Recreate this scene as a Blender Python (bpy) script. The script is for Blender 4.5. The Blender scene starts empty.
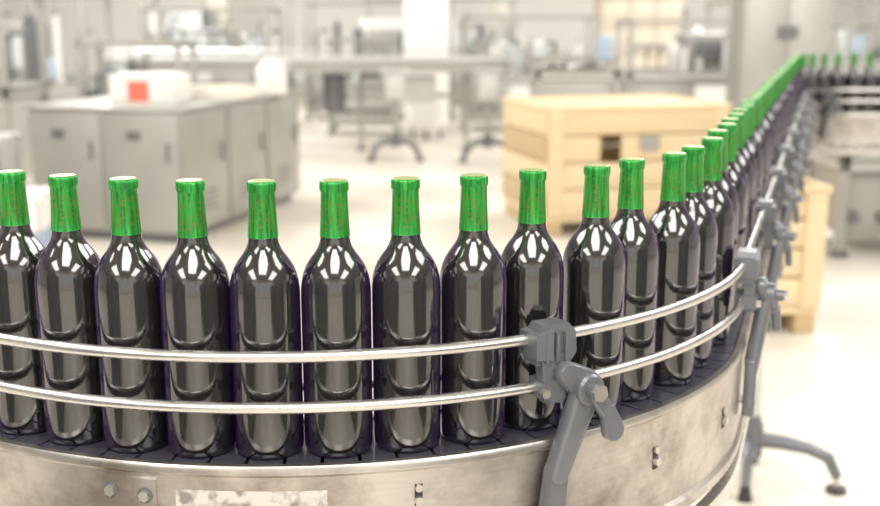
import bpy, bmesh, math, random
from mathutils import Vector, Matrix
random.seed(7)
scene = bpy.context.scene
R = math.radians

# ------------------------------------------------------------------ materials
def mat(name, col, rough=0.5, metal=0.0, ior=1.5, var=0.12, scale=8.0, bump=0.0, stretch=(1,1,1), coat=0.0, rvar=0.08):
    m = bpy.data.materials.new(name); m.use_nodes = True
    nt = m.node_tree; n = nt.nodes; l = nt.links
    p = n['Principled BSDF']
    p.inputs['Metallic'].default_value = metal
    p.inputs['IOR'].default_value = ior
    p.inputs['Coat Weight'].default_value = coat
    tc = n.new('ShaderNodeTexCoord'); mp = n.new('ShaderNodeMapping')
    mp.inputs['Scale'].default_value = stretch
    nz = n.new('ShaderNodeTexNoise'); nz.inputs['Scale'].default_value = scale
    nz.inputs['Detail'].default_value = 5
    l.new(tc.outputs['Object'], mp.inputs[0]); l.new(mp.outputs[0], nz.inputs['Vector'])
    mx = n.new('ShaderNodeMix'); mx.data_type = 'RGBA'
    mx.inputs['A'].default_value = (*[c*(1-var) for c in col], 1)
    mx.inputs['B'].default_value = (*[min(1, c*(1+var)) for c in col], 1)
    l.new(nz.outputs['Fac'], mx.inputs['Factor']); l.new(mx.outputs['Result'], p.inputs['Base Color'])
    mr = n.new('ShaderNodeMapRange')
    mr.inputs['To Min'].default_value = max(0.02, rough-rvar); mr.inputs['To Max'].default_value = min(1, rough+rvar)
    l.new(nz.outputs['Fac'], mr.inputs['Value']); l.new(mr.outputs[0], p.inputs['Roughness'])
    if bump > 0:
        b = n.new('ShaderNodeBump'); b.inputs['Strength'].default_value = bump; b.inputs['Distance'].default_value = 0.002
        l.new(nz.outputs['Fac'], b.inputs['Height']); l.new(b.outputs[0], p.inputs['Normal'])
    return m

def m_worn():
    m = mat('worn_brushed_steel', (0.50,0.46,0.42), 0.3, 0.95)
    nt=m.node_tree; n=nt.nodes; l=nt.links; p=n['Principled BSDF']
    tc=n.new('ShaderNodeTexCoord')
    a=n.new('ShaderNodeTexNoise'); a.inputs['Scale'].default_value=7; a.inputs['Detail'].default_value=8; a.inputs['Roughness'].default_value=.65
    mp=n.new('ShaderNodeMapping'); mp.inputs['Scale'].default_value=(1,1,9); 
    c=n.new('ShaderNodeTexNoise'); c.inputs['Scale'].default_value=18; c.inputs['Detail'].default_value=4
    l.new(tc.outputs['Object'],a.inputs['Vector']); l.new(tc.outputs['Object'],mp.inputs[0]); l.new(mp.outputs[0],c.inputs['Vector'])
    cr=n.new('ShaderNodeValToRGB'); e=cr.color_ramp.elements
    e[0].position=.36; e[0].color=(.30,.265,.23,1); e[1].position=.56; e[1].color=(.60,.565,.52,1)
    l.new(a.outputs['Fac'],cr.inputs[0])
    mx=n.new('ShaderNodeMix'); mx.data_type='RGBA'; mx.blend_type='MULTIPLY'; mx.inputs['Factor'].default_value=.35
    l.new(cr.outputs[0],mx.inputs['A']); l.new(c.outputs['Color'],mx.inputs['B'])
    c2=n.new('ShaderNodeRGBToBW'); l.new(c.outputs['Color'],c2.inputs[0]); 
    cb=n.new('ShaderNodeMapRange'); cb.inputs['To Min'].default_value=.55; cb.inputs['To Max'].default_value=1.25; l.new(c.outputs['Fac'],cb.inputs['Value'])
    l.new(cb.outputs[0],mx.inputs['B'])
    l.new(mx.outputs['Result'],p.inputs['Base Color'])
    r=n.new('ShaderNodeMapRange'); r.inputs['To Min'].default_value=.46; r.inputs['To Max'].default_value=.20
    l.new(a.outputs['Fac'],r.inputs['Value']); l.new(r.outputs[0],p.inputs['Roughness'])
    bp=n.new('ShaderNodeBump'); bp.inputs['Strength'].default_value=.08; bp.inputs['Distance'].default_value=.002
    l.new(a.outputs['Fac'],bp.inputs['Height']); l.new(bp.outputs[0],p.inputs['Normal'])
    return m
M_steel  = m_worn()
M_rail   = mat('polished_rail_steel', (0.64,0.62,0.60), 0.27, 0.95, scale=30, var=0.08)
M_lsteel = mat('light_steel', (0.56,0.56,0.54), 0.45, 0.4, scale=3, var=0.14)
M_cabst  = mat('cabinet_steel', (0.37,0.36,0.335), 0.42, 0.4, scale=2.5, var=0.18)
M_dsteel = mat('dark_steel', (0.15,0.15,0.16), 0.4, 0.5)
M_belt   = mat('belt_plate', (0.10,0.10,0.13), 0.22, 0.6, scale=60, var=0.3)
M_brk    = mat('bracket_grey_metal', (0.145,0.15,0.165), 0.34, 0.4, scale=40, var=0.15, bump=0.1)
M_bolt   = mat('bolt_steel', (0.58,0.55,0.50), 0.3, 0.9)
M_black  = mat('black_slot', (0.02,0.02,0.02), 0.6)
M_white  = mat('white_paint', (0.83,0.82,0.79), 0.5, var=0.05)
M_cream  = mat('cream_paint', (0.78,0.74,0.65), 0.6, var=0.06)
M_ceil   = mat('ceiling_panel_grey', (0.40,0.40,0.385), 0.7, var=0.06)
M_wood   = mat('pine_wood', (0.74,0.57,0.34), 0.65, var=0.16, scale=3, stretch=(1,8,8))
M_woodd  = mat('dark_pine_wood', (0.50,0.36,0.19), 0.7, var=0.16, scale=3, stretch=(1,8,8))  # darker pine tone for runners, posts, alternate side boards and pallet
M_card   = mat('cardboard', (0.66,0.58,0.46), 0.8, var=0.06)
M_blue   = mat('blue_plastic', (0.34,0.44,0.56), 0.4)
M_teal   = mat('teal_panel', (0.20,0.36,0.38), 0.3)
M_red    = mat('red_label', (0.80,0.16,0.10), 0.5, var=0.03)
M_glassp = mat('guard_window', (0.58,0.63,0.62), 0.12, 0.0)
M_yel    = mat('yellow_paint', (0.78,0.68,0.35), 0.5)
M_gold   = mat('capsule_gold_top', (0.42,0.46,0.18), 0.35, 0.4, scale=200, var=0.3)

def m_sticker():
    m = mat('worn_sticker', (0.7,0.66,0.6), 0.6)
    nt=m.node_tree; n=nt.nodes; l=nt.links; p=n['Principled BSDF']
    tc=n.new('ShaderNodeTexCoord'); nz=n.new('ShaderNodeTexNoise'); nz.inputs['Scale'].default_value=45; nz.inputs['Detail'].default_value=9
    l.new(tc.outputs['Object'], nz.inputs['Vector'])
    cr=n.new('ShaderNodeValToRGB'); cr.color_ramp.elements[0].position=0.42; cr.color_ramp.elements[1].position=0.55
    cr.color_ramp.elements[0].color=(0.22,0.19,0.165,1); cr.color_ramp.elements[1].color=(0.58,0.54,0.48,1)
    l.new(nz.outputs['Fac'], cr.inputs[0]); l.new(cr.outputs[0], p.inputs['Base Color'])
    return m
M_stick = m_sticker()

def m_glass():
    m = bpy.data.materials.new('dark_wine_glass'); m.use_nodes=True
    nt=m.node_tree; n=nt.nodes; l=nt.links; p=n['Principled BSDF']
    lw=n.new('ShaderNodeLayerWeight'); lw.inputs['Blend'].default_value=0.35
    tc=n.new('ShaderNodeTexCoord'); nz=n.new('ShaderNodeTexNoise'); nz.inputs['Scale'].default_value=14
    l.new(tc.outputs['Object'], nz.inputs['Vector'])
    cr=n.new('ShaderNodeValToRGB')
    cr.color_ramp.elements[0].position=0.2; cr.color_ramp.elements[0].color=(0.008,0.007,0.007,1)
    cr.color_ramp.elements[1].position=0.9; cr.color_ramp.elements[1].color=(0.036,0.011,0.075,1)  # purple rim painted by view angle, imitating light through the thin edges
    l.new(lw.outputs['Facing'], cr.inputs[0]); l.new(cr.outputs[0], p.inputs['Base Color'])
    p.inputs['Roughness'].default_value=0.10
    p.inputs['IOR'].default_value=1.92
    bp=n.new('ShaderNodeBump'); bp.inputs['Strength'].default_value=0.07; bp.inputs['Distance'].default_value=0.004
    l.new(nz.outputs['Fac'], bp.inputs['Height']); l.new(bp.outputs[0], p.inputs['Normal'])
    return m
M_glass=m_glass()

def m_capsule():
    m = bpy.data.materials.new('green_foil_capsule'); m.use_nodes=True
    nt=m.node_tree; n=nt.nodes; l=nt.links; p=n['Principled BSDF']
    tc=n.new('ShaderNodeTexCoord')
    nz=n.new('ShaderNodeTexNoise'); nz.inputs['Scale'].default_value=280; nz.inputs['Detail'].default_value=2
    l.new(tc.outputs['Object'], nz.inputs['Vector'])
    sx=n.new('ShaderNodeSeparateXYZ'); l.new(tc.outputs['Object'], sx.inputs[0])
    a=n.new('ShaderNodeMapRange'); a.inputs['From Min'].default_value=0.245; a.inputs['From Max'].default_value=0.249
    b=n.new('ShaderNodeMapRange'); b.inputs['From Min'].default_value=0.284; b.inputs['From Max'].default_value=0.279
    l.new(sx.outputs['Z'], a.inputs['Value']); l.new(sx.outputs['Z'], b.inputs['Value'])
    th=n.new('ShaderNodeMapRange'); th.inputs['From Min'].default_value=0.50; th.inputs['From Max'].default_value=0.57
    l.new(nz.outputs['Fac'], th.inputs['Value'])
    m1=n.new('ShaderNodeMath'); m1.operation='MULTIPLY'; l.new(a.outputs[0],m1.inputs[0]); l.new(b.outputs[0],m1.inputs[1])
    m2=n.new('ShaderNodeMath'); m2.operation='MULTIPLY'; l.new(m1.outputs[0],m2.inputs[0]); l.new(th.outputs[0],m2.inputs[1])
    m3=n.new('ShaderNodeMath'); m3.operation='MULTIPLY'; l.new(m2.outputs[0],m3.inputs[0]); m3.inputs[1].default_value=0.6
    mp=n.new('ShaderNodeMapping'); mp.inputs['Scale'].default_value=(1,1,.05); l.new(tc.outputs['Object'], mp.inputs[0])
    pl=n.new('ShaderNodeTexNoise'); pl.inputs['Scale'].default_value=340; pl.inputs['Detail'].default_value=3; l.new(mp.outputs[0], pl.inputs['Vector'])
    pr=n.new('ShaderNodeValToRGB')
    pr.color_ramp.elements[0].position=0.35; pr.color_ramp.elements[0].color=(0.006,0.12,0.014,1)  # dark streaks put into the green, imitating vertical foil reflections
    pr.color_ramp.elements[1].position=0.65; pr.color_ramp.elements[1].color=(0.022,0.36,0.040,1)
    l.new(pl.outputs['Fac'], pr.inputs[0])
    mx=n.new('ShaderNodeMix'); mx.data_type='RGBA'
    l.new(pr.outputs[0], mx.inputs['A']); mx.inputs['B'].default_value=(0.12,0.16,0.02,1)
    l.new(m3.outputs[0], mx.inputs['Factor']); l.new(mx.outputs['Result'], p.inputs['Base Color'])
    p.inputs['Metallic'].default_value=0.4; p.inputs['Roughness'].default_value=0.34
    bp=n.new('ShaderNodeBump'); bp.inputs['Strength'].default_value=0.4; bp.inputs['Distance'].default_value=0.0007
    l.new(pl.outputs['Fac'], bp.inputs['Height']); l.new(bp.outputs[0], p.inputs['Normal'])
    return m
M_caps=m_capsule()

def m_floor():
    m = bpy.data.materials.new('epoxy_floor'); m.use_nodes=True
    nt=m.node_tree; n=nt.nodes; l=nt.links; p=n['Principled BSDF']
    tc=n.new('ShaderNodeTexCoord'); nz=n.new('ShaderNodeTexNoise'); nz.inputs['Scale'].default_value=0.9; nz.inputs['Detail'].default_value=6
    l.new(tc.outputs['Object'], nz.inputs['Vector'])
    cr=n.new('ShaderNodeValToRGB')
    cr.color_ramp.elements[0].position=0.32; cr.color_ramp.elements[0].color=(0.54,0.475,0.39,1)
    cr.color_ramp.elements[1].position=0.62; cr.color_ramp.elements[1].color=(0.75,0.70,0.615,1)
    l.new(nz.outputs['Fac'], cr.inputs[0]); l.new(cr.outputs[0], p.inputs['Base Color'])
    p.inputs['Roughness'].default_value=0.33
    return m
M_floor=m_floor()

# ------------------------------------------------------------------ mesh builder
class B:
    def __init__(s, name):
        s.name=name; s.bm=bmesh.new(); s.mats=[]; s.M=Matrix.Identity(4)
    def mi(s, m):
        if m not in s.mats: s.mats.append(m)
        return s.mats.index(m)
    def v(s, co): return s.bm.verts.new(s.M @ Vector(co))
    def box(s, c, sz, m, rot=None, bev=0.0):
        i=s.mi(m); c=Vector(c); vs=[]
        for dx in (-.5,.5):
            for dy in (-.5,.5):
                for dz in (-.5,.5):
                    q=Vector((dx*sz[0],dy*sz[1],dz*sz[2]))
                    if rot is not None: q=rot@q
                    vs.append(s.v(c+q))
        fs=[]
        for f in ((0,1,3,2),(4,6,7,5),(0,4,5,1),(2,3,7,6),(0,2,6,4),(1,5,7,3)):
            ff=s.bm.faces.new([vs[k] for k in f]); ff.material_index=i; fs.append(ff)
        if bev>0:
            es=list({e for f in fs for e in f.edges})
            r=bmesh.ops.bevel(s.bm, geom=es, offset=bev, segments=2, affect='EDGES', profile=0.5)
            for f in r['faces']: f.material_index=i
    def cyl(s, p1, p2, r, m, seg=16, r2=None):
        i=s.mi(m); p1=Vector(p1); p2=Vector(p2); d=(p2-p1).normalized()
        a=d.orthogonal().normalized(); b=d.cross(a); r2=r if r2 is None else r2
        A=[];C=[]
        for k in range(seg):
            t=2*math.pi*k/seg; o=a*math.cos(t)+b*math.sin(t)
            A.append(s.v(p1+o*r)); C.append(s.v(p2+o*r2))
        for k in range(seg):
            f=s.bm.faces.new([A[k],A[(k+1)%seg],C[(k+1)%seg],C[k]]); f.material_index=i
        f=s.bm.faces.new(A[::-1]); f.material_index=i
        f=s.bm.faces.new(C); f.material_index=i
    def tube(s, pts, r, m, seg=10):
        i=s.mi(m); pts=[Vector(p) for p in pts]; rings=[]
        up=Vector((0.013,0.02,1)).normalized()
        for k,p in enumerate(pts):
            d=(pts[min(k+1,len(pts)-1)]-pts[max(k-1,0)]).normalized()
            a=d.cross(up)
            if a.length<0.1: a=d.cross(Vector((1,0,0)))
            a.normalize(); b=d.cross(a)
            rr = r[k] if isinstance(r,(list,tuple)) else r
            rings.append([s.v(p+(a*math.cos(2*math.pi*j/seg)+b*math.sin(2*math.pi*j/seg))*rr) for j in range(seg)])
        for k in range(len(rings)-1):
            for j in range(seg):
                f=s.bm.faces.new([rings[k][j],rings[k][(j+1)%seg],rings[k+1][(j+1)%seg],rings[k+1][j]]); f.material_index=i
        for rg in (rings[0],rings[-1]):
            f=s.bm.faces.new(rg); f.material_index=i
    def hull(s, pts, m):
        i=s.mi(m); vs=[s.v(p) for p in pts]
        r=bmesh.ops.convex_hull(s.bm, input=vs)
        for g in r['geom']:
            if isinstance(g,bmesh.types.BMFace): g.material_index=i
        dead=[g for g in r['geom_interior'] if isinstance(g,bmesh.types.BMVert) and g.is_valid]
        if dead: bmesh.ops.delete(s.bm, geom=dead, context='VERTS')
    def link(s, c1, r1, c2, r2, ax, th, m, seg=18, ch=0.15):
        ax=Vector(ax).normalized(); a=ax.orthogonal().normalized(); b=ax.cross(a); P=[]
        for c,r in ((Vector(c1),r1),(Vector(c2),r2)):
            for k in range(seg):
                t=2*math.pi*k/seg; o=a*math.cos(t)+b*math.sin(t)
                P+= [c+o*r*(1-ch)+ax*th/2, c+o*r+ax*th*.32, c+o*r-ax*th*.32, c+o*r*(1-ch)-ax*th/2]
        s.hull(P,m)
    def lathe(s, prof, seg=40, c=(0,0,0)):
        c=Vector(c); rings=[]
        for (r,z,m) in prof:
            if r<1e-6: rings.append([s.v(c+Vector((0,0,z)))])
            else: rings.append([s.v(c+Vector((r*math.cos(2*math.pi*k/seg), r*math.sin(2*math.pi*k/seg), z))) for k in range(seg)])
        for q in range(len(prof)-1):
            i=s.mi(prof[q+1][2]); A=rings[q]; C=rings[q+1]
            for k in range(seg):
                k2=(k+1)%seg
                if len(A)==1: f=s.bm.faces.new([A[0],C[k2],C[k]])
                elif len(C)==1: f=s.bm.faces.new([A[k],A[k2],C[0]])
                else: f=s.bm.faces.new([A[k],A[k2],C[k2],C[k]])
                f.material_index=i
    def sweep(s, prof, ss, m, closed=True):
        i=s.mi(m); rings=[]
        for q in ss:
            p,h=path(q); n=Vector((math.sin(h),-math.cos(h),0))
            rings.append([s.v(Vector((p[0],p[1],0))+n*o+Vector((0,0,z))) for o,z in prof])
        N=len(prof)
        for k in range(len(rings)-1):
            for j in range(N if closed else N-1):
                f=s.bm.faces.new([rings[k][j],rings[k][(j+1)%N],rings[k+1][(j+1)%N],rings[k+1][j]]); f.material_index=i
        if closed:
            for rg in (rings[0],rings[-1]):
                f=s.bm.faces.new(rg); f.material_index=i
    def mesh(s, ang=0.6):
        bmesh.ops.recalc_face_normals(s.bm, faces=s.bm.faces[:])
        for f in s.bm.faces: f.smooth=True
        for e in s.bm.edges:
            if len(e.link_faces)==2 and e.calc_face_angle(0)>ang: e.smooth=False
        me=bpy.data.meshes.new(s.name); s.bm.to_mesh(me); s.bm.free()
        for m in s.mats: me.materials.append(m)
        return me
    def done(s, loc=(0,0,0), rz=0.0, parent=None):
        o=bpy.data.objects.new(s.name, s.mesh()); scene.collection.objects.link(o)
        o.location=loc; o.rotation_euler=(0,0,rz)
        if parent: o.parent=parent
        return o

# ------------------------------------------------------------------ conveyor path
C=Vector((-0.2,1.85)); RR=0.64; H0=R(-45); H1=R(70.7); R2=0.40
L0=1.5; LA=RR*(H1-H0); L1=4.2; LB=R2*H1; L2=3.2
S1=L0; S2=S1+LA; S3=S2+L1; S4=S3+LB; S5=S4+L2
def path(s):
    p0=C+RR*Vector((math.sin(H0),-math.cos(H0)))
    if s<S1: return p0-Vector((math.cos(H0),math.sin(H0)))*(S1-s), H0
    if s<S2:
        h=H0+(s-S1)/RR; return C+RR*Vector((math.sin(h),-math.cos(h))), h
    p1=C+RR*Vector((math.sin(H1),-math.cos(H1)))
    if s<S3: return p1+Vector((math.cos(H1),math.sin(H1)))*(s-S2), H1
    p2=p1+Vector((math.cos(H1),math.sin(H1)))*L1
    c2=p2+R2*Vector((math.sin(H1),-math.cos(H1)))
    if s<S4:
        h=H1-(s-S3)/R2; return c2-R2*Vector((math.sin(h),-math.cos(h))), h
    p3=c2-R2*Vector((0,-1)); return p3+Vector((1,0))*(s-S4), 0.0
def srange(a,b):
    out=[a]; 
    for x0,x1,st in ((0,S1,.5),(S1,S2,.02),(S2,S3,.4),(S3,S4,.04),(S4,S5,.5)):
        lo=max(a,x0); hi=min(b,x1)
        if hi>lo:
            n=max(1,int((hi-lo)/st))
            for k in range(1,n+1): out.append(lo+(hi-lo)*k/n)
    return out
def P3(s, off, z):
    p,h=path(s); return Vector((p[0]+math.sin(h)*off, p[1]-math.cos(h)*off, z))
def s_of_theta(deg): return S1+RR*(R(deg)-H0)

ZB=.984
DZ=ZB-1.0
conv=bpy.data.objects.new('bottle_conveyor',None); scene.collection.objects.link(conv)
SS=srange(0,S5)
b=B('side_panel_outer')
b.sweep([(.053,1.003),(.063,1.004),(.0655,1.000),(.0655,.994),(.0615,.990),(.0615,.862),(.067,.857),(.067,.843),(.053,.843)],SS,M_steel)
b.done((0,0,DZ),parent=conv)
b=B('side_panel_inner')
b.sweep([(-.083,1.003),(-.093,1.004),(-.0955,1.000),(-.0915,.990),(-.0915,.862),(-.097,.857),(-.097,.843),(-.083,.843)],SS,M_steel)
b.done((0,0,DZ),parent=conv)
b=B('belt_bed'); b.sweep([(-.084,.985),(.054,.985),(.054,.93),(-.084,.93)],SS,M_dsteel); b.done((0,0,DZ),parent=conv)
b=B('return_strip'); b.sweep([(.050,.818),(.066,.818),(.066,.79),(.050,.79)],SS,M_rail)
b.sweep([(-.080,.818),(-.096,.818),(-.096,.79),(-.080,.79)],SS,M_rail)
s=.1
while s<S5:
    b.cyl(P3(s,.056,.80),P3(s,.056,.86),.006,M_dsteel,8); b.cyl(P3(s,-.088,.80),P3(s,-.088,.86),.006,M_dsteel,8)
    s+=.35
b.done((0,0,DZ),parent=conv)
b=B('slat_belt')
s=.02
while s<S5-.04:
    p=P3(s,-.015,.9925); h=path(s)[1]
    b.box(p,(.0385,.130,.015),M_belt,rot=Matrix.Rotation(h,3,'Z')); s+=.0405
b.done((0,0,DZ),parent=conv)
def rail(name, off, z, r=.0067):
    b=B(name); b.tube([P3(q,off,z) for q in SS], r, M_rail, 14); b.done(parent=conv)
rail('guide_rail_upper',.056,1.113); rail('guide_rail_lower',.056,1.054)
rail('guide_rail_inner',-.085,1.03,.005)

b=B('panel_fasteners')
def slot(th,z):
    s0=s_of_theta(th); h=path(s0)[1]; rt=Matrix.Rotation(h,3,'Z')
    c=P3(s0,.0620,z); b.box(c,(.009,.0012,.030),M_black,rot=rt)
    b.cyl(P3(s0,.062,z+.011),P3(s0,.0655,z+.011),.0045,M_bolt,10)
    b.cyl(P3(s0,.062,z-.004),P3(s0,.068,z-.004),.0058,M_bolt,6)
slot(14.5,.958); slot(43,.936); slot(-33,.94); slot(60,.93)
ss=[s_of_theta(t) for t in (-15.2,-14,-12.5,-11,-9.8)]
b.sweep([(.0616,.985),(.0648,.985),(.0648,.88),(.0616,.88)],ss,M_steel)
for th,z in ((-14.3,.968),(-10.9,.965),(-14.3,.905),(-10.9,.905)):
    s0=s_of_theta(th)
    b.cyl(P3(s0,.0645,z),P3(s0,.0695,z),.0068,M_bolt,6); b.cyl(P3(s0,.0645,z),P3(s0,.0660,z),.0095,M_dsteel,16)
b.sweep([(.0616,.974),(.0621,.974),(.0621,.905),(.0616,.905)],[s_of_theta(t) for t in (-8,-5,-2,1,4,6)],M_stick)
s=S2+.15
while s<S5-.1:
    b.cyl(P3(s,.0615,.94),P3(s,.066,.94),.007,M_bolt,6); s+=.3
b.done((0,0,DZ),parent=conv)

def bracket(s0):
    p,h=path(s0)
    T=Matrix(((math.cos(h),math.sin(h),0,p[0]),(math.sin(h),-math.cos(h),0,p[1]),(0,0,1,0),(0,0,0,1)))
    b=B('rail_bracket'); b.M=T   # local: x=along, y=outward, z=up
    b.hull([(x,y,z) for x,z in ((-.026,1.086),(-.026,1.118),(-.016,1.132),(.018,1.132),(.028,1.122),(.030,1.096),(.018,1.080)) for y in (.047,.074)],M_brk)
    b.hull([(x,y,z) for x,z in ((-.029,1.094),(-.029,1.123),(-.006,1.127),(-.006,1.091)) for y in (.044,.080)],M_brk)
    b.hull([(x,y,z) for x,z in ((-.020,1.095),(.014,1.098),(.020,1.042),(-.012,1.038)) for y in (.060,.076)],M_brk)
    b.hull([(x,y,z) for x,z in ((-.018,1.044),(-.018,1.064),(.008,1.070),(.015,1.058),(.008,1.038)) for y in (.046,.080)],M_brk)
    for x in (-.014,.0,.012): b.box((x,.0775,1.106),(.0035,.006,.034),M_brk)
    b.cyl((-.018,.079,1.054),(-.018,.086,1.054),.006,M_bolt,6)
    b.cyl((.030,.060,1.058),(.030,.118,1.058),.009,M_brk,16)
    b.link((.010,.082,1.075),.014,(.034,.082,1.058),.020,(0,1,0),.020,M_brk)
    b.link((.032,.096,1.058),.018,(.032,.096,1.055),.018,(0,1,0),.020,M_brk)
    b.cyl((.031,.104,1.058),(.031,.120,1.058),.0085,M_bolt,14)
    b.cyl((.031,.116,1.058),(.031,.123,1.058),.0105,M_bolt,6)
    b.link((.033,.090,1.052),.018,(.004,.076,.950),.014,(0,1,.12),.018,M_brk)
    b.link((.004,.076,.953),.014,(-.004,.076,.885),.016,(0,1,0),.018,M_brk)
    b.cyl((-.002,.060,.895),(-.002,.090,.895),.007,M_bolt,6)
    b.link((.038,.099,1.052),.011,(.054,.106,1.026),.0095,(0,1,.1),.012,M_brk)
    b.link((.054,.106,1.028),.0095,(.060,.108,1.006),.0140,(0,1,.1),.013,M_brk)
    b.done(parent=conv)
s=s_of_theta(27.8)
for k in (-3,)+tuple(range(0,18)):
    q=s+k*.497
    if 0.1<q<S5-.1: bracket(q)

def pedestal(name, x, y, rz, ztop, parent=None, mc=M_lsteel, span=.27):
    b=B(name)
    b.cyl((0,0,.12),(0,0,ztop),.024,mc,18)
    b.cyl((0,0,.09),(0,0,.20),.038,M_brk,18)
    b.cyl((0,0,.20),(0,0,.23),.032,M_brk,18,r2=.026)
    for sg in (-1,1):
        b.tube([(0,0,.145),(sg*.10,0,.145),(sg*.18,0,.135),(sg*.24,0,.11),(sg*span,0,.05)],[.027,.025,.022,.020,.017],M_brk,12)
        b.cyl((sg*span,0,.0),(sg*span,0,.015),.033,M_black,18)
        b.cyl((sg*span,0,.015),(sg*span,0,.065),.010,M_bolt,10)
    for sg in (-1,1):
        b.tube([(0,0,.14),(0,sg*.08,.13),(0,sg*.13,.10),(0,sg*.16,.04)],[.024,.020,.017,.014],M_brk,10)
        b.cyl((0,sg*.16,0),(0,sg*.16,.05),.024,M_black,14,r2=.014)
    b.box((-.01,0,ztop-.01),(.09,.06,.02),M_dsteel)
    return b.done((x,y,0),rz,parent)
for q in (.4,1.6,2.5,4.62,8.4,10.0):
    p,h=path(q); pedestal('support_leg',p[0],p[1],h-math.pi/2,.93+DZ,conv)

# ------------------------------------------------------------------ bottles
G=M_glass; K=M_caps; A=M_gold
prof=[(0,.006,G),(.020,.004,G),(.030,.001,G),(.0345,.0005,G),(.0368,.003,G),(.0378,.008,G),(.0380,.05,G),(.0380,.12,G),(.0380,.176,G),
 (.0377,.184,G),(.0367,.192,G),(.0347,.200,G),(.0314,.208,G),(.0270,.215,G),(.0224,.221,G),(.0187,.227,G),(.0165,.233,G),(.0156,.239,G),
 (.0155,.2395,G),(.0164,.2398,K),(.0162,.2402,K),(.0153,.258,K),(.0145,.278,K),(.0143,.287,K),(.0153,.2885,K),(.0157,.290,K),(.0157,.2955,K),(.0152,.2982,K),(.0140,.2995,K),(.0120,.2996,A),(0,.2990,A)]
b=B('wine_bottle'); b.lathe(prof,48); bottle_me=b.mesh(ang=1.0)
s1=s_of_theta(-28)-.006
place=[]
q=s1
while q>.15: place.append((q,0)); q-=.0803
place.reverse()
q=s1
for g in (.0801,.0801,.0801,.0801,.0803,.0808,.0822): q+=g; place.append((q,0))
q+=.0850; place.append((q,-.010))
place+=[(2.424,.002),(2.507,-.010),(2.600,0),(2.690,-.006),(2.815,0),(2.94,-.004),(3.06,0),(3.17,-.004)]
q=3.28
while q<S3-.05: place.append((q,random.uniform(-.004,.003))); q+=.112
while q<S5-.1: place.append((q,0)); q+=.086
for q,off in place:
    o=bpy.data.objects.new('wine_bottle',bottle_me); scene.collection.objects.link(o)
    o.location=P3(q,off,ZB); o.rotation_euler=(0,0,random.uniform(0,6.28)); o.scale=(1.05,1.05,1.055)

# ------------------------------------------------------------------ room shell
b=B('floor'); b.box((0,8,-.05),(34,36,.1),M_floor); b.done()
def wall(name,c,sz,m=M_white):
    b=B(name); b.box(c,sz,m); return b.done()
wall('wall_back',(0,24.1,2.6),(30,.2,5.2),M_white)
wall('wall_left',(-14.9,8,2.6),(.2,32,5.2),M_cream)
wall('wall_right',(14.9,8,2.6),(.2,32,5.2),M_white)
wall('ceiling',(0,8,5.3),(30,32.4,.2),M_ceil)
b=B('wall_front')
b.box((0,-8.1,.45),(30,.2,.9),M_cream); b.box((0,-8.1,4.6),(30,.2,1.2),M_cream)
for k in range(8): b.box((-14.6+k*4.17,-8.1,2.45),(1.0,.2,3.1),M_cream)
b.done()
b=B('window_1')
for k in range(7):
    xc=-12.5+k*4.17
    for dx in (-1.56,1.56): b.box((xc+dx,-8.05,2.45),(.06,.06,3.1),M_lsteel)
    for z in (.93,3.97): b.box((xc,-8.05,z),(3.17,.06,.06),M_lsteel)
b.done()
b=B('baseboard_back'); b.box((0,23.97,.15),(29.6,.06,.3),M_lsteel,bev=.01); b.done()
for k,x in enumerate((-9.5,-4.2,1.2,6.5,11)):
    b=B('building_column'); b.box((0,0,2.6),(.38,.38,5.18),M_cream,bev=.02); b.box((0,0,.05),(.5,.5,.1),M_lsteel,bev=.01)
    b.box((0,-.20,1.3),(.12,.03,.5),M_lsteel); b.done((x,21.4,0))

def dark_cab(x,y,rz):
    b=B('unseen_dark_cabinet'); b.box((0,0,1.0),(1.6,.6,1.9),M_dsteel,bev=.01); b.box((0,0,.03),(1.5,.5,.06),M_black)
    for k in (-1,1): b.box((k*.4,-.31,1.0),(.76,.02,1.8),M_dsteel,bev=.005); b.cyl((k*.08,-.34,.95),(k*.08,-.34,1.15),.012,M_bolt,8)
    b.box((.4,-.325,1.5),(.3,.01,.2),M_black); b.done((x,y,0),rz)
dark_cab(-2.0,-.5,R(80)); dark_cab(2.1,-.4,R(-80)); dark_cab(-2.2,-2.3,R(95)); dark_cab(2.3,-2.3,R(-95))  # added out of view so the bottle sides mirror something dark

# ------------------------------------------------------------------ steel cabinet
b=B('steel_cabinet')
W,D,Hh=1.14,2.0,.88
b.box((-W/2,D/2,Hh/2+.03),(W,D,Hh-.06),M_cabst,bev=.01)
b.box((-W/2,D/2,Hh+.012),(W+.03,D+.03,.02),M_cabst,bev=.005)
b.box((-W/2,D/2,.04),(W-.1,D-.1,.08),M_dsteel)
for k in range(2):
    cx=-W+W/4+k*W/2; b.box((cx,-.008,.47),(W/2-.03,.016,.78),M_cabst,bev=.006); b.cyl((cx+.2,-.03,.55),(cx+.2,-.03,.68),.008,M_dsteel,8)
    b.box((cx-.05,-.018,.72),(.10,.004,.06),M_dsteel)
for k in range(3):
    cy=D/6+k*D/3; b.box((.008,cy,.47),(.016,D/3-.04,.78),M_cabst,bev=.006); b.cyl((.03,cy+.22,.5),(.03,cy+.22,.64),.008,M_dsteel,8)
    for z in (.2,.24,.28,.32): b.box((.018,cy,z),(.004,.28,.012),M_dsteel)
b.done((-1.70,7.2,0),R(-15.25))
ZC=.902
b=B('parcel_box')
b.box((0,0,.10),(.46,.34,.20),M_white,bev=.006); b.box((0,0,.2005),(.06,.34,.002),M_cream); b.box((-.02,-.1705,.09),(.15,.002,.14),M_red)
b.box((0,0,.196),(.47,.35,.01),M_white)
b.done((-2.02,7.75,ZC),R(-8))
b=B('plastic_jug')
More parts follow.
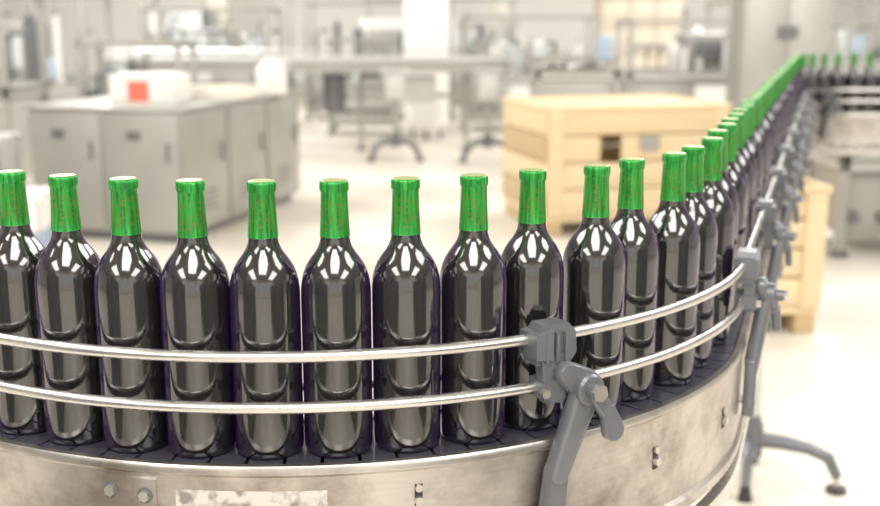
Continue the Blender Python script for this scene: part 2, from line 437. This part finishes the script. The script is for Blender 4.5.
b.lathe([(0,0,M_white),(.11,0,M_white),(.12,.02,M_white),(.12,.18,M_white),(.10,.22,M_white),(.045,.25,M_white),(.04,.28,M_white),(0,.28,M_white)],24)
b.tube([(.06,0,.24),(.11,0,.27),(.13,0,.22),(.12,0,.15)],.012,M_white,8)
b.done((-1.32,8.7,ZC))
b=B('parcel_tray')
b.box((0,0,.01),(.5,.4,.02),M_cream)
for x,y,sx,sy in ((-.25,0,.02,.4),(.25,0,.02,.4),(0,-.2,.5,.02),(0,.2,.5,.02)): b.box((x,y,.05),(sx,sy,.08),M_cream)
b.done((-1.68,8.2,ZC),R(-15))

# ------------------------------------------------------------------ wooden crates
def crate(name,x,y,rz,w,d,h,lid=False):
    b=B(name); n=4; bh=(h-.14)/n
    for px in (-w/2+.06,0,w/2-.06):
        b.box((px,0,.05),(.1,d,.1),M_woodd,bev=.004)
    b.box((0,0,.12),(w,d,.04),M_wood)
    for k in range(n):
        z=.14+bh*(k+.5)
        for sg in (-1,1):
            if sg==-1 and k==n-2:
                b.box((-w*.36,sg*d/2,z),(w*.28,.024,bh-.012),M_wood,bev=.003); b.box((w*.2,sg*d/2,z),(w*.6,.024,bh-.012),M_wood,bev=.003)
            else: b.box((0,sg*d/2,z),(w,.024,bh-.012),M_wood,bev=.003)
            b.box((sg*w/2,0,z),(.024,d,bh-.012),M_wood if k%2 else M_woodd,bev=.003)
    for sx in (-1,1):
        for sy in (-1,1):
            b.box((sx*(w/2-.03),sy*(d/2-.03),.14+(h-.14)/2),(.07,.07,h-.14),M_woodd,bev=.004)
            b.box((sx*(w/2-.05),sy*(d/2+.016),.14+(h-.14)/2),(.1,.02,h-.14),M_wood,bev=.003)
    b.box((0,-d/2-.001,h),(w+.04,.05,.03),M_wood,bev=.004); b.box((0,d/2,h),(w+.04,.05,.03),M_wood,bev=.004)
    b.box((-w/2,0,h),(.05,d,.03),M_wood,bev=.004); b.box((w/2,0,h),(.05,d,.03),M_wood,bev=.004)
    b.box((w*.05,-d/2-.03,h*.72),(.14,.004,.10),M_cabst)
    if lid:
        for k in range(6): b.box((0,-d/2+d/6*(k+.5),h-.01),(w-.04,d/6-.02,.02),M_wood)
    return b.done((x,y,0),rz)
crate('wooden_crate',1.26,8.1,R(14),1.33,1.0,.88,True)
crate('wooden_crate',1.50,5.30,R(6),.56,.5,.70,True)

# ------------------------------------------------------------------ accumulation table far back
b=B('accumulation_table')
pts=[(math.cos(t)*.35+ (1.95 if math.cos(t)>0 else -1.95), math.sin(t)*.35) for t in [2*math.pi*k/40+.01 for k in range(40)]]
b.hull([(x,y,z) for x,y in pts for z in (.90,1.02)],M_cabst)
b.hull([(x*1.01,y*1.05,z) for x,y in pts for z in (1.02,1.06)],M_lsteel)
b.tube([(x*1.01,y*1.1,1.12) for x,y in pts[:20]],.012,M_rail,8)
for x in (-1.8,-.6,.6,1.8):
    b.cyl((x,0,.03),(x,0,.90),.03,M_cabst,12); b.cyl((x,0,0),(x,0,.03),.06,M_dsteel,12)
b.box((.0,.1,.62),(3.6,.04,.05),M_cabst)
b.box((-1.2,0,.55),(.5,.4,.45),M_cabst,bev=.02); b.cyl((.3,0,.45),(.3,0,.9),.13,M_dsteel,18)
b.box((1.2,0,.70),(.5,.3,.3),M_lsteel,bev=.02)
b.done((-1.5,12.6,0))
b=B('process_tank')
b.lathe([(0,.12,M_white),(.22,.12,M_white),(.28,.2,M_white),(.28,1.75,M_white),(.2,1.9,M_lsteel),(0,1.95,M_lsteel)],28)
b.cyl((0,0,1.0),(0,0,1.04),.287,M_lsteel,28)
for a_ in range(3):
    t=a_*2.09+.5; b.cyl((.2*math.cos(t),.2*math.sin(t),0),(.2*math.cos(t),.2*math.sin(t),.2),.025,M_dsteel,8)
b.done((-.17,13.9,0))
def arch_stand(x,y,rz):
    b=B('machine_pedestal')
    b.cyl((0,0,.2),(0,0,.95),.028,M_cabst,14); b.cyl((0,0,.16),(0,0,.30),.05,M_dsteel,14)
    for sg in (-1,1):
        b.tube([(0,0,.22),(sg*.12,0,.22),(sg*.2,0,.17),(sg*.26,0,.03)],[.04,.038,.035,.03],M_dsteel,10); b.cyl((sg*.26,0,0),(sg*.26,0,.03),.04,M_black,12)
    b.box((0,.0,.96),(.3,.2,.03),M_lsteel); b.box((0,0,.80),(.2,.16,.28),M_lsteel,bev=.02); b.done((x,y,0),rz)
arch_stand(-.47,11.6,.1); arch_stand(.50,11.5,-.1)

# ------------------------------------------------------------------ background machinery
pal=[M_lsteel,M_white,M_cabst,M_lsteel,M_cabst,M_glassp,M_dsteel,M_dsteel]
def machine(name,x,y,w,d,h,seed,accent=None,rz=0,hb=None,bulk=True):
    rd=random.Random(seed); b=B(name)
    for sx in (-1,1):
        for sy in (-1,1):
            b.box((sx*(w/2-.03),sy*(d/2-.03),h/2),(.06,.06,h),M_cabst,bev=.006); b.cyl((sx*(w/2-.03),sy*(d/2-.03),0),(sx*(w/2-.03),sy*(d/2-.03),.03),.06,M_dsteel,10)
    hr=rd.uniform(.45,.8); hb=hr if hb is None else hb
    b.box((0,0,.12+hb/2),(w-.1,d-.1,hb),rd.choice([M_lsteel,M_cabst]),bev=.02)
    for z in (h,hb+.2): 
        b.box((0,-d/2+.03,z),(w,.05,.05),M_cabst); b.box((0,d/2-.03,z),(w,.05,.05),M_cabst)
        b.box((-w/2+.03,0,z),(.05,d,.05),M_cabst); b.box((w/2-.03,0,z),(.05,d,.05),M_cabst)
    b.box((0,0,hb+.15),(w,d,.04),M_lsteel)
    if bulk:
        bw=w*rd.uniform(.32,.5); bx=rd.uniform(-1,1)*(w-bw)*.4; bh=(h-hb-.22)*rd.uniform(.6,.95)
        b.box((bx,.05,hb+.17+bh/2),(bw,d*.6,bh),rd.choice([M_white,M_lsteel,M_cabst]),bev=.03)
        b.box((bx,-d*.3+.03,hb+.17+bh*.55),(bw*.7,.02,bh*.5),rd.choice([M_dsteel,M_glassp,M_cabst]),bev=.006)
    n=rd.randint(7,11)
    for k in range(n):
        cx=-w/2+w*(k+.5)/n; t=rd.random(); cy=rd.uniform(-d*.38,-d*.25); m=rd.choice(pal)
        top=max(.1,h-hb-.3)
        if t<.45:
            r=rd.uniform(.03,.08); zz=hb+.17; hh=rd.uniform(.3,.9)*top; b.cyl((cx,cy,zz),(cx,cy,zz+hh),r,m,16); b.cyl((cx,cy,zz+hh),(cx,cy,zz+hh+.06),r*.4,M_dsteel,12)
        elif t<.75:
            sz=(rd.uniform(.08,.2),rd.uniform(.1,.2),rd.uniform(.25,.8)*top); b.box((cx,cy,hb+.17+sz[2]/2),sz,m,bev=.015)
        else:
            b.tube([(cx,cy,hb+.1),(cx,cy,hb+.17+top*.6),(cx+.05,cy,hb+.17+top*.7),(cx+.2,cy,hb+.17+top*.7)],.02,M_dsteel,8)
        b.cyl((cx,-d/2-.01,hb*.6),(cx,-d/2+.06,hb*.6),.04,M_dsteel,10)
    nd=max(1,int(w/.6))
    for k in range(nd):
        b.box((-w/2+w*(k+.5)/nd,-d/2+.045,.12+hb/2),(w/nd-.06,.02,hb-.1),rd.choice([M_white,M_lsteel,M_cabst]),bev=.005)
    if accent: 
        b.box((w*.3,-d/2-.02,hb+.42),(.16,.06,.22),accent,bev=.01); b.box((-w*.35,-d/2-.01,hb*.5),(.2,.05,.12),accent,bev=.01)
    return b.done((x,y,0),rz)
machine('filling_machine',-5.2,13.5,2.2,1.1,1.75,1,M_blue)
machine('corking_machine',-3.1,15.4,1.7,1.0,1.6,2,None)
machine('labelling_machine',-.9,17.0,2.2,1.0,1.7,3,M_blue)
machine('rinsing_machine',1.2,15.2,1.8,1.0,1.5,4,None)
machine('packing_machine',2.9,13.2,1.5,1.0,1.45,5,None)
machine('capsuling_machine',4.9,15.5,2.2,1.2,1.7,6,M_blue)
machine('palletizing_machine',7.2,13.2,1.8,1.2,1.9,8,None)
machine('wrapping_machine',-7.3,17.5,2.4,1.2,2.0,9,M_teal)
machine('inspection_machine',-3.8,19.3,2.4,1.0,1.9,10,M_blue)
machine('depalletizing_machine',.0,19.6,2.6,1.0,1.8,11,None)
machine('sorting_machine',4.0,19.3,2.4,1.0,1.9,12,None)
machine('carton_sealing_machine',8.2,18.5,2.4,1.0,1.9,13,M_yel)
machine('pump_unit',-2.95,10.9,1.0,.7,1.25,14,None)
machine('control_station',1.3,10.8,.8,.6,1.1,15,M_blue)
machine('vacuum_unit',-1.0,14.6,.9,.6,1.2,21,None)
machine('transfer_machine',3.35,7.2,1.7,.8,.92,17,None,hb=.42)
machine('conditioning_machine',-4.15,9.6,1.2,1.0,1.7,31,M_teal,hb=.7)

def bin_(x,y,rz,m,h=.42,w=.5,d=.36,z0=0):
    b=B('plastic_bin')
    b.box((0,0,.015),(w-.04,d-.04,.03),m)
    for sx in (-1,1): b.box((sx*(w/2-.01),0,h/2),(.02,d,h),m,bev=.004)
    for sy in (-1,1): b.box((0,sy*(d/2-.01),h/2),(w,.02,h),m,bev=.004)
    b.box((0,-d/2-.008,h-.02),(w+.03,.02,.035),m,bev=.004); b.box((0,d/2+.008,h-.02),(w+.03,.02,.035),m,bev=.004)
    b.box((0,-d/2-.006,h*.6),(.14,.012,.05),M_dsteel)
    b.done((x,y,z0),rz)
bin_(-2.58,6.4,.1,M_blue,.26); bin_(-2.58,6.4,.1,M_white,.22,z0=.265)
bin_(-3.0,7.0,.0,M_lsteel,.75)

b=B('pallet_of_cartons')
b.box((0,0,.07),(1.2,1.0,.14),M_woodd)
for i in range(3):
    for j in range(2):
        for k in range(5): b.box((-.4+.4*i,-.25+.5*j,.14+.2+.4*k),(.385,.485,.39),M_card,bev=.008)
b.done((3.0,17.2,0))
b=B('electrical_cabinet')
b.box((0,0,1.0),(.9,.5,1.9),M_cabst,bev=.01); b.box((0,0,.04),(.8,.4,.08),M_dsteel)
b.box((-.22,-.26,1.0),(.42,.02,1.8),M_cabst,bev=.005); b.box((.22,-.26,1.0),(.42,.02,1.8),M_cabst,bev=.005); b.box((0,-.28,1.35),(.2,.02,.12),M_dsteel)
b.done((3.45,11.4,0))

# ------------------------------------------------------------------ lights
w=bpy.data.worlds.new('World'); scene.world=w; w.use_nodes=True
bg=w.node_tree.nodes['Background']; bg.inputs[0].default_value=(1.0,.98,.95,1); bg.inputs[1].default_value=1.2
def area(name,loc,size,power,col=(1,.975,.93)):
    L=bpy.data.lights.new(name,'AREA'); L.shape='RECTANGLE'; L.size=size[0]; L.size_y=size[1]; L.energy=power; L.color=col
    o=bpy.data.objects.new(name,L); scene.collection.objects.link(o); o.location=loc
for x in (-4.5,4.5):
    for y,pw in ((-4.5,330),(2.5,330),(9.5,440),(16.5,500)):
        area('added_ceiling_light',(x,y,5.1),(2.6,5.0),pw)  # unseen area lights added overhead, sized large for soft bottle highlights
area('added_ceiling_light',(0,-2.5,5.1),(2.6,3.5),270)  # added behind the camera to brighten the floor the bottles reflect

# ------------------------------------------------------------------ camera
cd=bpy.data.cameras.new('camera'); cam=bpy.data.objects.new('camera',cd); scene.collection.objects.link(cam)
cam.location=(0,0,1.475); cam.rotation_euler=(R(90-12),0,0)
cd.sensor_width=36; cd.sensor_fit='HORIZONTAL'; cd.lens=45; cd.clip_end=100
cd.dof.use_dof=True; cd.dof.focus_distance=1.28; cd.dof.aperture_fstop=3.6
scene.camera=cam
scene.view_settings.view_transform='Standard'
scene.view_settings.look='None'
scene.view_settings.exposure=0.20
scene.view_settings.gamma=1.10
